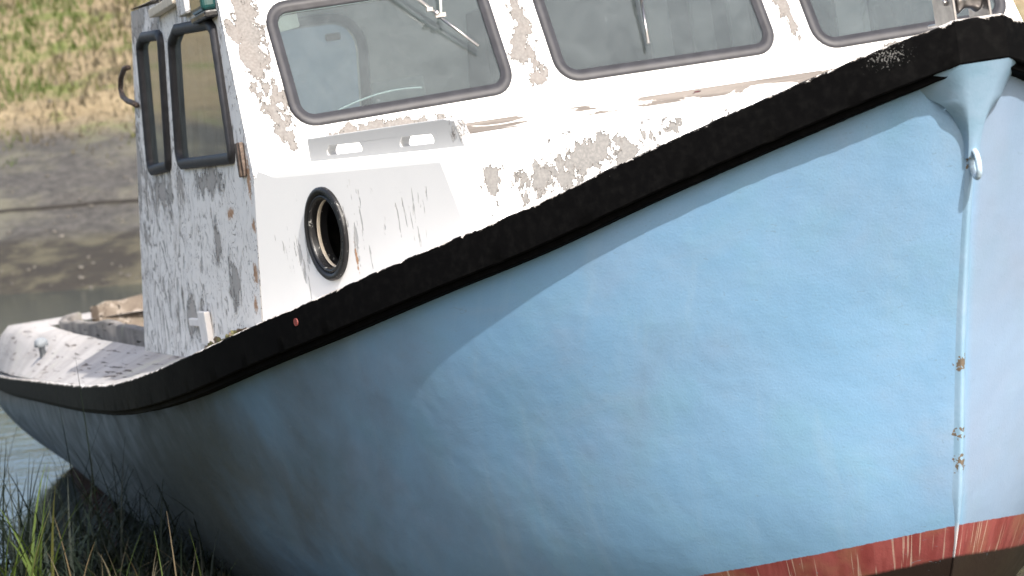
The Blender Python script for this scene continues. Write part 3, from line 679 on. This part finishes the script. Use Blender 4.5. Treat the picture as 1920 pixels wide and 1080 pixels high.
def ground_mat():
    t = NT('muddy shore'); p = t.obj; x = t.sep(p)
    n = t.noise(p, 1.3, 6, .62); f = t.noise(p, 9, 6, .7); g = t.noise(p, 40, 4, .65)
    mud = t.mix(t.step(f, .32, .70), (.037, .036, .034), (.080, .076, .071))
    mud = t.mix(t.step(n, .45, .68, 0, .5), mud, (.15, .145, .105))
    mud = t.mix(t.step(g, .62, .72, 0, .8), mud, (.21, .195, .175))
    z = t.math('ADD', x[2], t.math('MULTIPLY', t.math('SUBTRACT', n, .5), .35))
    wet = t.mix(t.step(t.noise(p, 2.6, 5, .6), .4, .65), (.030, .027, .023), (.078, .072, .050))
    c = t.mix(t.step(z, .04, .14), wet, mud)
    soil = t.mix(t.step(f, .35, .7), (.16, .125, .075), (.27, .22, .14)); soil = t.mix(t.step(n, .5, .65, 0, .8), soil, (.10, .13, .035))
    far = t.step(x[1], 18, 19)
    c = t.mix(t.math('MULTIPLY', far, t.step(z, .9, 1.25)), c, soil)
    c = t.mix(t.math('SUBTRACT', 1.0, far), c, t.mix(t.step(f, .4, .7), (.05, .042, .028), (.07, .075, .03)))
    return t.done(c, .85, t.bump(t.math('ADD', f, t.math('MULTIPLY', g, .4)), .7, .05), spec=.2)
tag(wobj('ground', bm, ground_mat(), True), kind='structure')
bm = bmesh.new(); bmesh.ops.create_grid(bm, x_segments=1, y_segments=1, size=1)
for v in bm.verts: v.co = Vector((v.co.x*220, 21 + v.co.y*12, -.30))
def water_mat():
    t = NT('river water'); p = t.obj
    a = t.noise(p, 1.6, 4, .6, .3, (1, 2.2, 1)); b = t.noise(p, 7, 3, .6, .2, (1, 2.0, 1))
    return t.done((.030, .038, .034), .06, t.bump(t.math('ADD', a, t.math('MULTIPLY', b, .3)), .12, .05), spec=.5)
tag(wobj('water', bm, water_mat()), kind='structure')

# stones scattered over the mud
def stones(n, area, r0, r1, mats, name, seed):
    rg = random.Random(seed); bm = bmesh.new()
    for i in range(n):
        x = rg.uniform(*area[0]); y = rg.uniform(*area[1]); r = rg.uniform(r0, r1)*rg.uniform(.5, 1)
        M = Matrix.Translation((x, y, gz(x, y)+r*.15)) @ Matrix.Rotation(rg.uniform(0, 6), 4, 'Z') @ Matrix.Diagonal((r, r*rg.uniform(.6, 1), r*rg.uniform(.4, .7), 1))
        k = bmesh.ops.create_icosphere(bm, subdivisions=1, radius=1, matrix=M)['verts']
        mi = rg.choice([0, 0, 0, 1])
        for v in k:
            v.co += Vector((rg.uniform(-1, 1), rg.uniform(-1, 1), rg.uniform(-1, 1)))*r*.12
            for f in v.link_faces: f.material_index = mi; f.smooth = True
    return wobj(name, bm, mats)
st = stones(700, ((-9, 3), (28.3, 34.5)), .010, .045, [plain('grey stone', (.075, .07, .062), .8), plain('pale stone', (.115, .107, .095), .8)], 'pebbles', 3); tag(st, 'small grey stones scattered over the far mud bank', 'stones', kind='stuff')
# a dark rope lying on the mud
bm = bmesh.new(); pts = []
for x in np.linspace(-14, 6, 90):
    y = 27.30 - .08*x*0 + .10*mn.noise((x*.7, 3, 0)); u_ = x/KF; y = KF*(27.3 - .08*u_ - .25*math.sin(u_*.35) + .05*mn.noise((x*1.3, 2, 2)) - .12); pts.append((x, y, gz(x, y)+.012))
tube(bm, pts, .026, 6)
tag(wobj('rope', bm, plain('tarred rope', (.020, .018, .016), .9), True), 'dark rope lying along the mud bank beyond the water', 'rope')

# grass
def gmat(name, col, tr=.35):
    t = NT(name); n = t.noise(t.obj, 1.5, 3); c = t.mix(n, tuple(x*.75 for x in col), tuple(x*1.25 for x in col))
    t.done(c, .6, spec=.25); td = t.n('ShaderNodeBsdfTranslucent'); t.put(td.inputs[0], c)
    m = t.n('ShaderNodeMixShader'); m.inputs[0].default_value = tr; t.t.links.new(t.b.outputs[0], m.inputs[1]); t.t.links.new(td.outputs[0], m.inputs[2]); t.t.links.new(m.outputs[0], t.out.inputs[0]); return t.m
GM = [gmat('green grass', (.062, .095, .018)), gmat('yellow green grass', (.088, .092, .026)), gmat('dry grass', (.098, .084, .054)), gmat('dark sedge', (.008, .014, .009), .15), gmat('dead stalk', (.10, .075, .04))]
def blade(bm, base, h, wd, az, lean, mat, seg=5, curl=1.0):
    d = Vector((math.cos(az), math.sin(az), 0)); s_ = Vector((-d.y, d.x, 0)); prev = None
    p = Vector(base); ang = lean*.3
    for i in range(seg+1):
        t = i/seg; wv = wd*(1-t**1.6)*.5 + .0004
        a, b = bm.verts.new(p - s_*wv), bm.verts.new(p + s_*wv)
        if prev: f = bm.faces.new((prev[0], prev[1], b, a)); f.material_index = mat; f.smooth = True
        prev = (a, b); ang = lean*(.3+.7*t*curl); p = p + (d*math.sin(ang) + Vector((0, 0, math.cos(ang))))*(h/seg)
rg = random.Random(11)
bm = bmesh.new()
for i in range(26000):
    x = rg.uniform(-11, 4); y = 32.2 + 10*rg.random()**.8
    dens = mn.noise((x*.55, y*.5, 3)) + .6*mn.noise((x*1.7, y*1.5, 8)); up = min(1, max(0, (y-32.5+.7*mn.noise((x*.7, 1, 1)))/2.0))
    if rg.random() > up*.95 + .10 + dens*.6: continue
    g = 1.2*mn.noise((x*.75, y*.55, 20)) + .6*mn.noise((x*2.1, y*1.6, 4)) + .22*rg.uniform(-1, 1) + .25*(up-.75) + .10
    m = 0 if g > .20 else (1 if g > -.02 else 2)
    blade(bm, (x, y, gz(x, y)-.01), rg.uniform(.08, .22)*(.6+.5*up), rg.uniform(.012, .030), rg.uniform(0, 6.28), rg.uniform(.5, 1.7), m, 3)
tag(wobj('far_bank_grass', bm, GM), 'patchy green and dry grass covering the far bank', 'grass', kind='stuff')
# sedge at the water's edge
def shore_grass(bm, n, xr, yr, hr, wr, mats, lean=(.2, 1.5), keep=None):
    for i in range(n):
        x = rg.uniform(*xr); y = rg.uniform(*yr)
        if keep and not keep(x, y): continue
        blade(bm, (x, y, gz(x, y)-.02), rg.uniform(*hr), rg.uniform(*wr), rg.uniform(0, 6.28), rg.uniform(*lean), rg.choice(mats), 7)
off_hull = lambda x, y: x < -.28 - (y-9.0)*.33 + .1 or x > 3.2
bm = bmesh.new()
shore_grass(bm, 3000, (-5, -.2), (10.6, 12.5), (.22, .66), (.005, .013), [3], (.3, 2.2), off_hull)
shore_grass(bm, 70, (-4.5, -1.0), (10.6, 12.3), (.6, .95), (.004, .007), [3], (.1, .8), off_hull)
shore_grass(bm, 420, (-5.5, -1.72), (9.3, 10.6), (.28, .62), (.007, .015), [0, 0, 0, 1], (.2, 1.5), off_hull)
shore_grass(bm, 260, (-3, -1.15), (9.2, 10.4), (.16, .36), (.004, .008), [2, 4, 3, 3, 0], (.3, 1.6), off_hull)
shore_grass(bm, 1500, (3.2, 9), (6.5, 12.3), (.2, .5), (.006, .012), [0, 1, 3, 2])
tag(wobj('shore_grass', bm, GM), 'dark wiry sedge and grass at the water edge beside the hull', 'grass', kind='stuff')
# moss and dead leaves caught against the wheelhouse foot
bm = bmesh.new()
for i in range(60):
    L_ = rg.uniform(2.75, 3.45); y = -1.385 - rg.uniform(.0, .06); z = deck_z(L_, y) + rg.uniform(.0, .03)
    P_ = RB @ Vector((-L_, y, z)) + ORG; r = rg.uniform(.008, .022)
    k = bmesh.ops.create_icosphere(bm, subdivisions=1, radius=r, matrix=Matrix.Translation(P_) @ Matrix.Rotation(rg.uniform(0, 6), 4, Vector((rg.random(), rg.random(), 1))) @ Matrix.Diagonal((1.4, .8, .5, 1)))['verts']
    mi = rg.choice([0, 0, 1])
    for v in k:
        for f in v.link_faces: f.material_index = mi
tag(wobj('moss', bm, [plain('dry moss', (.11, .105, .045), .9), plain('dead leaf', (.10, .075, .05), .8)]), 'dry moss and dead leaves on the deck edge against the wheelhouse foot', 'moss', kind='stuff')
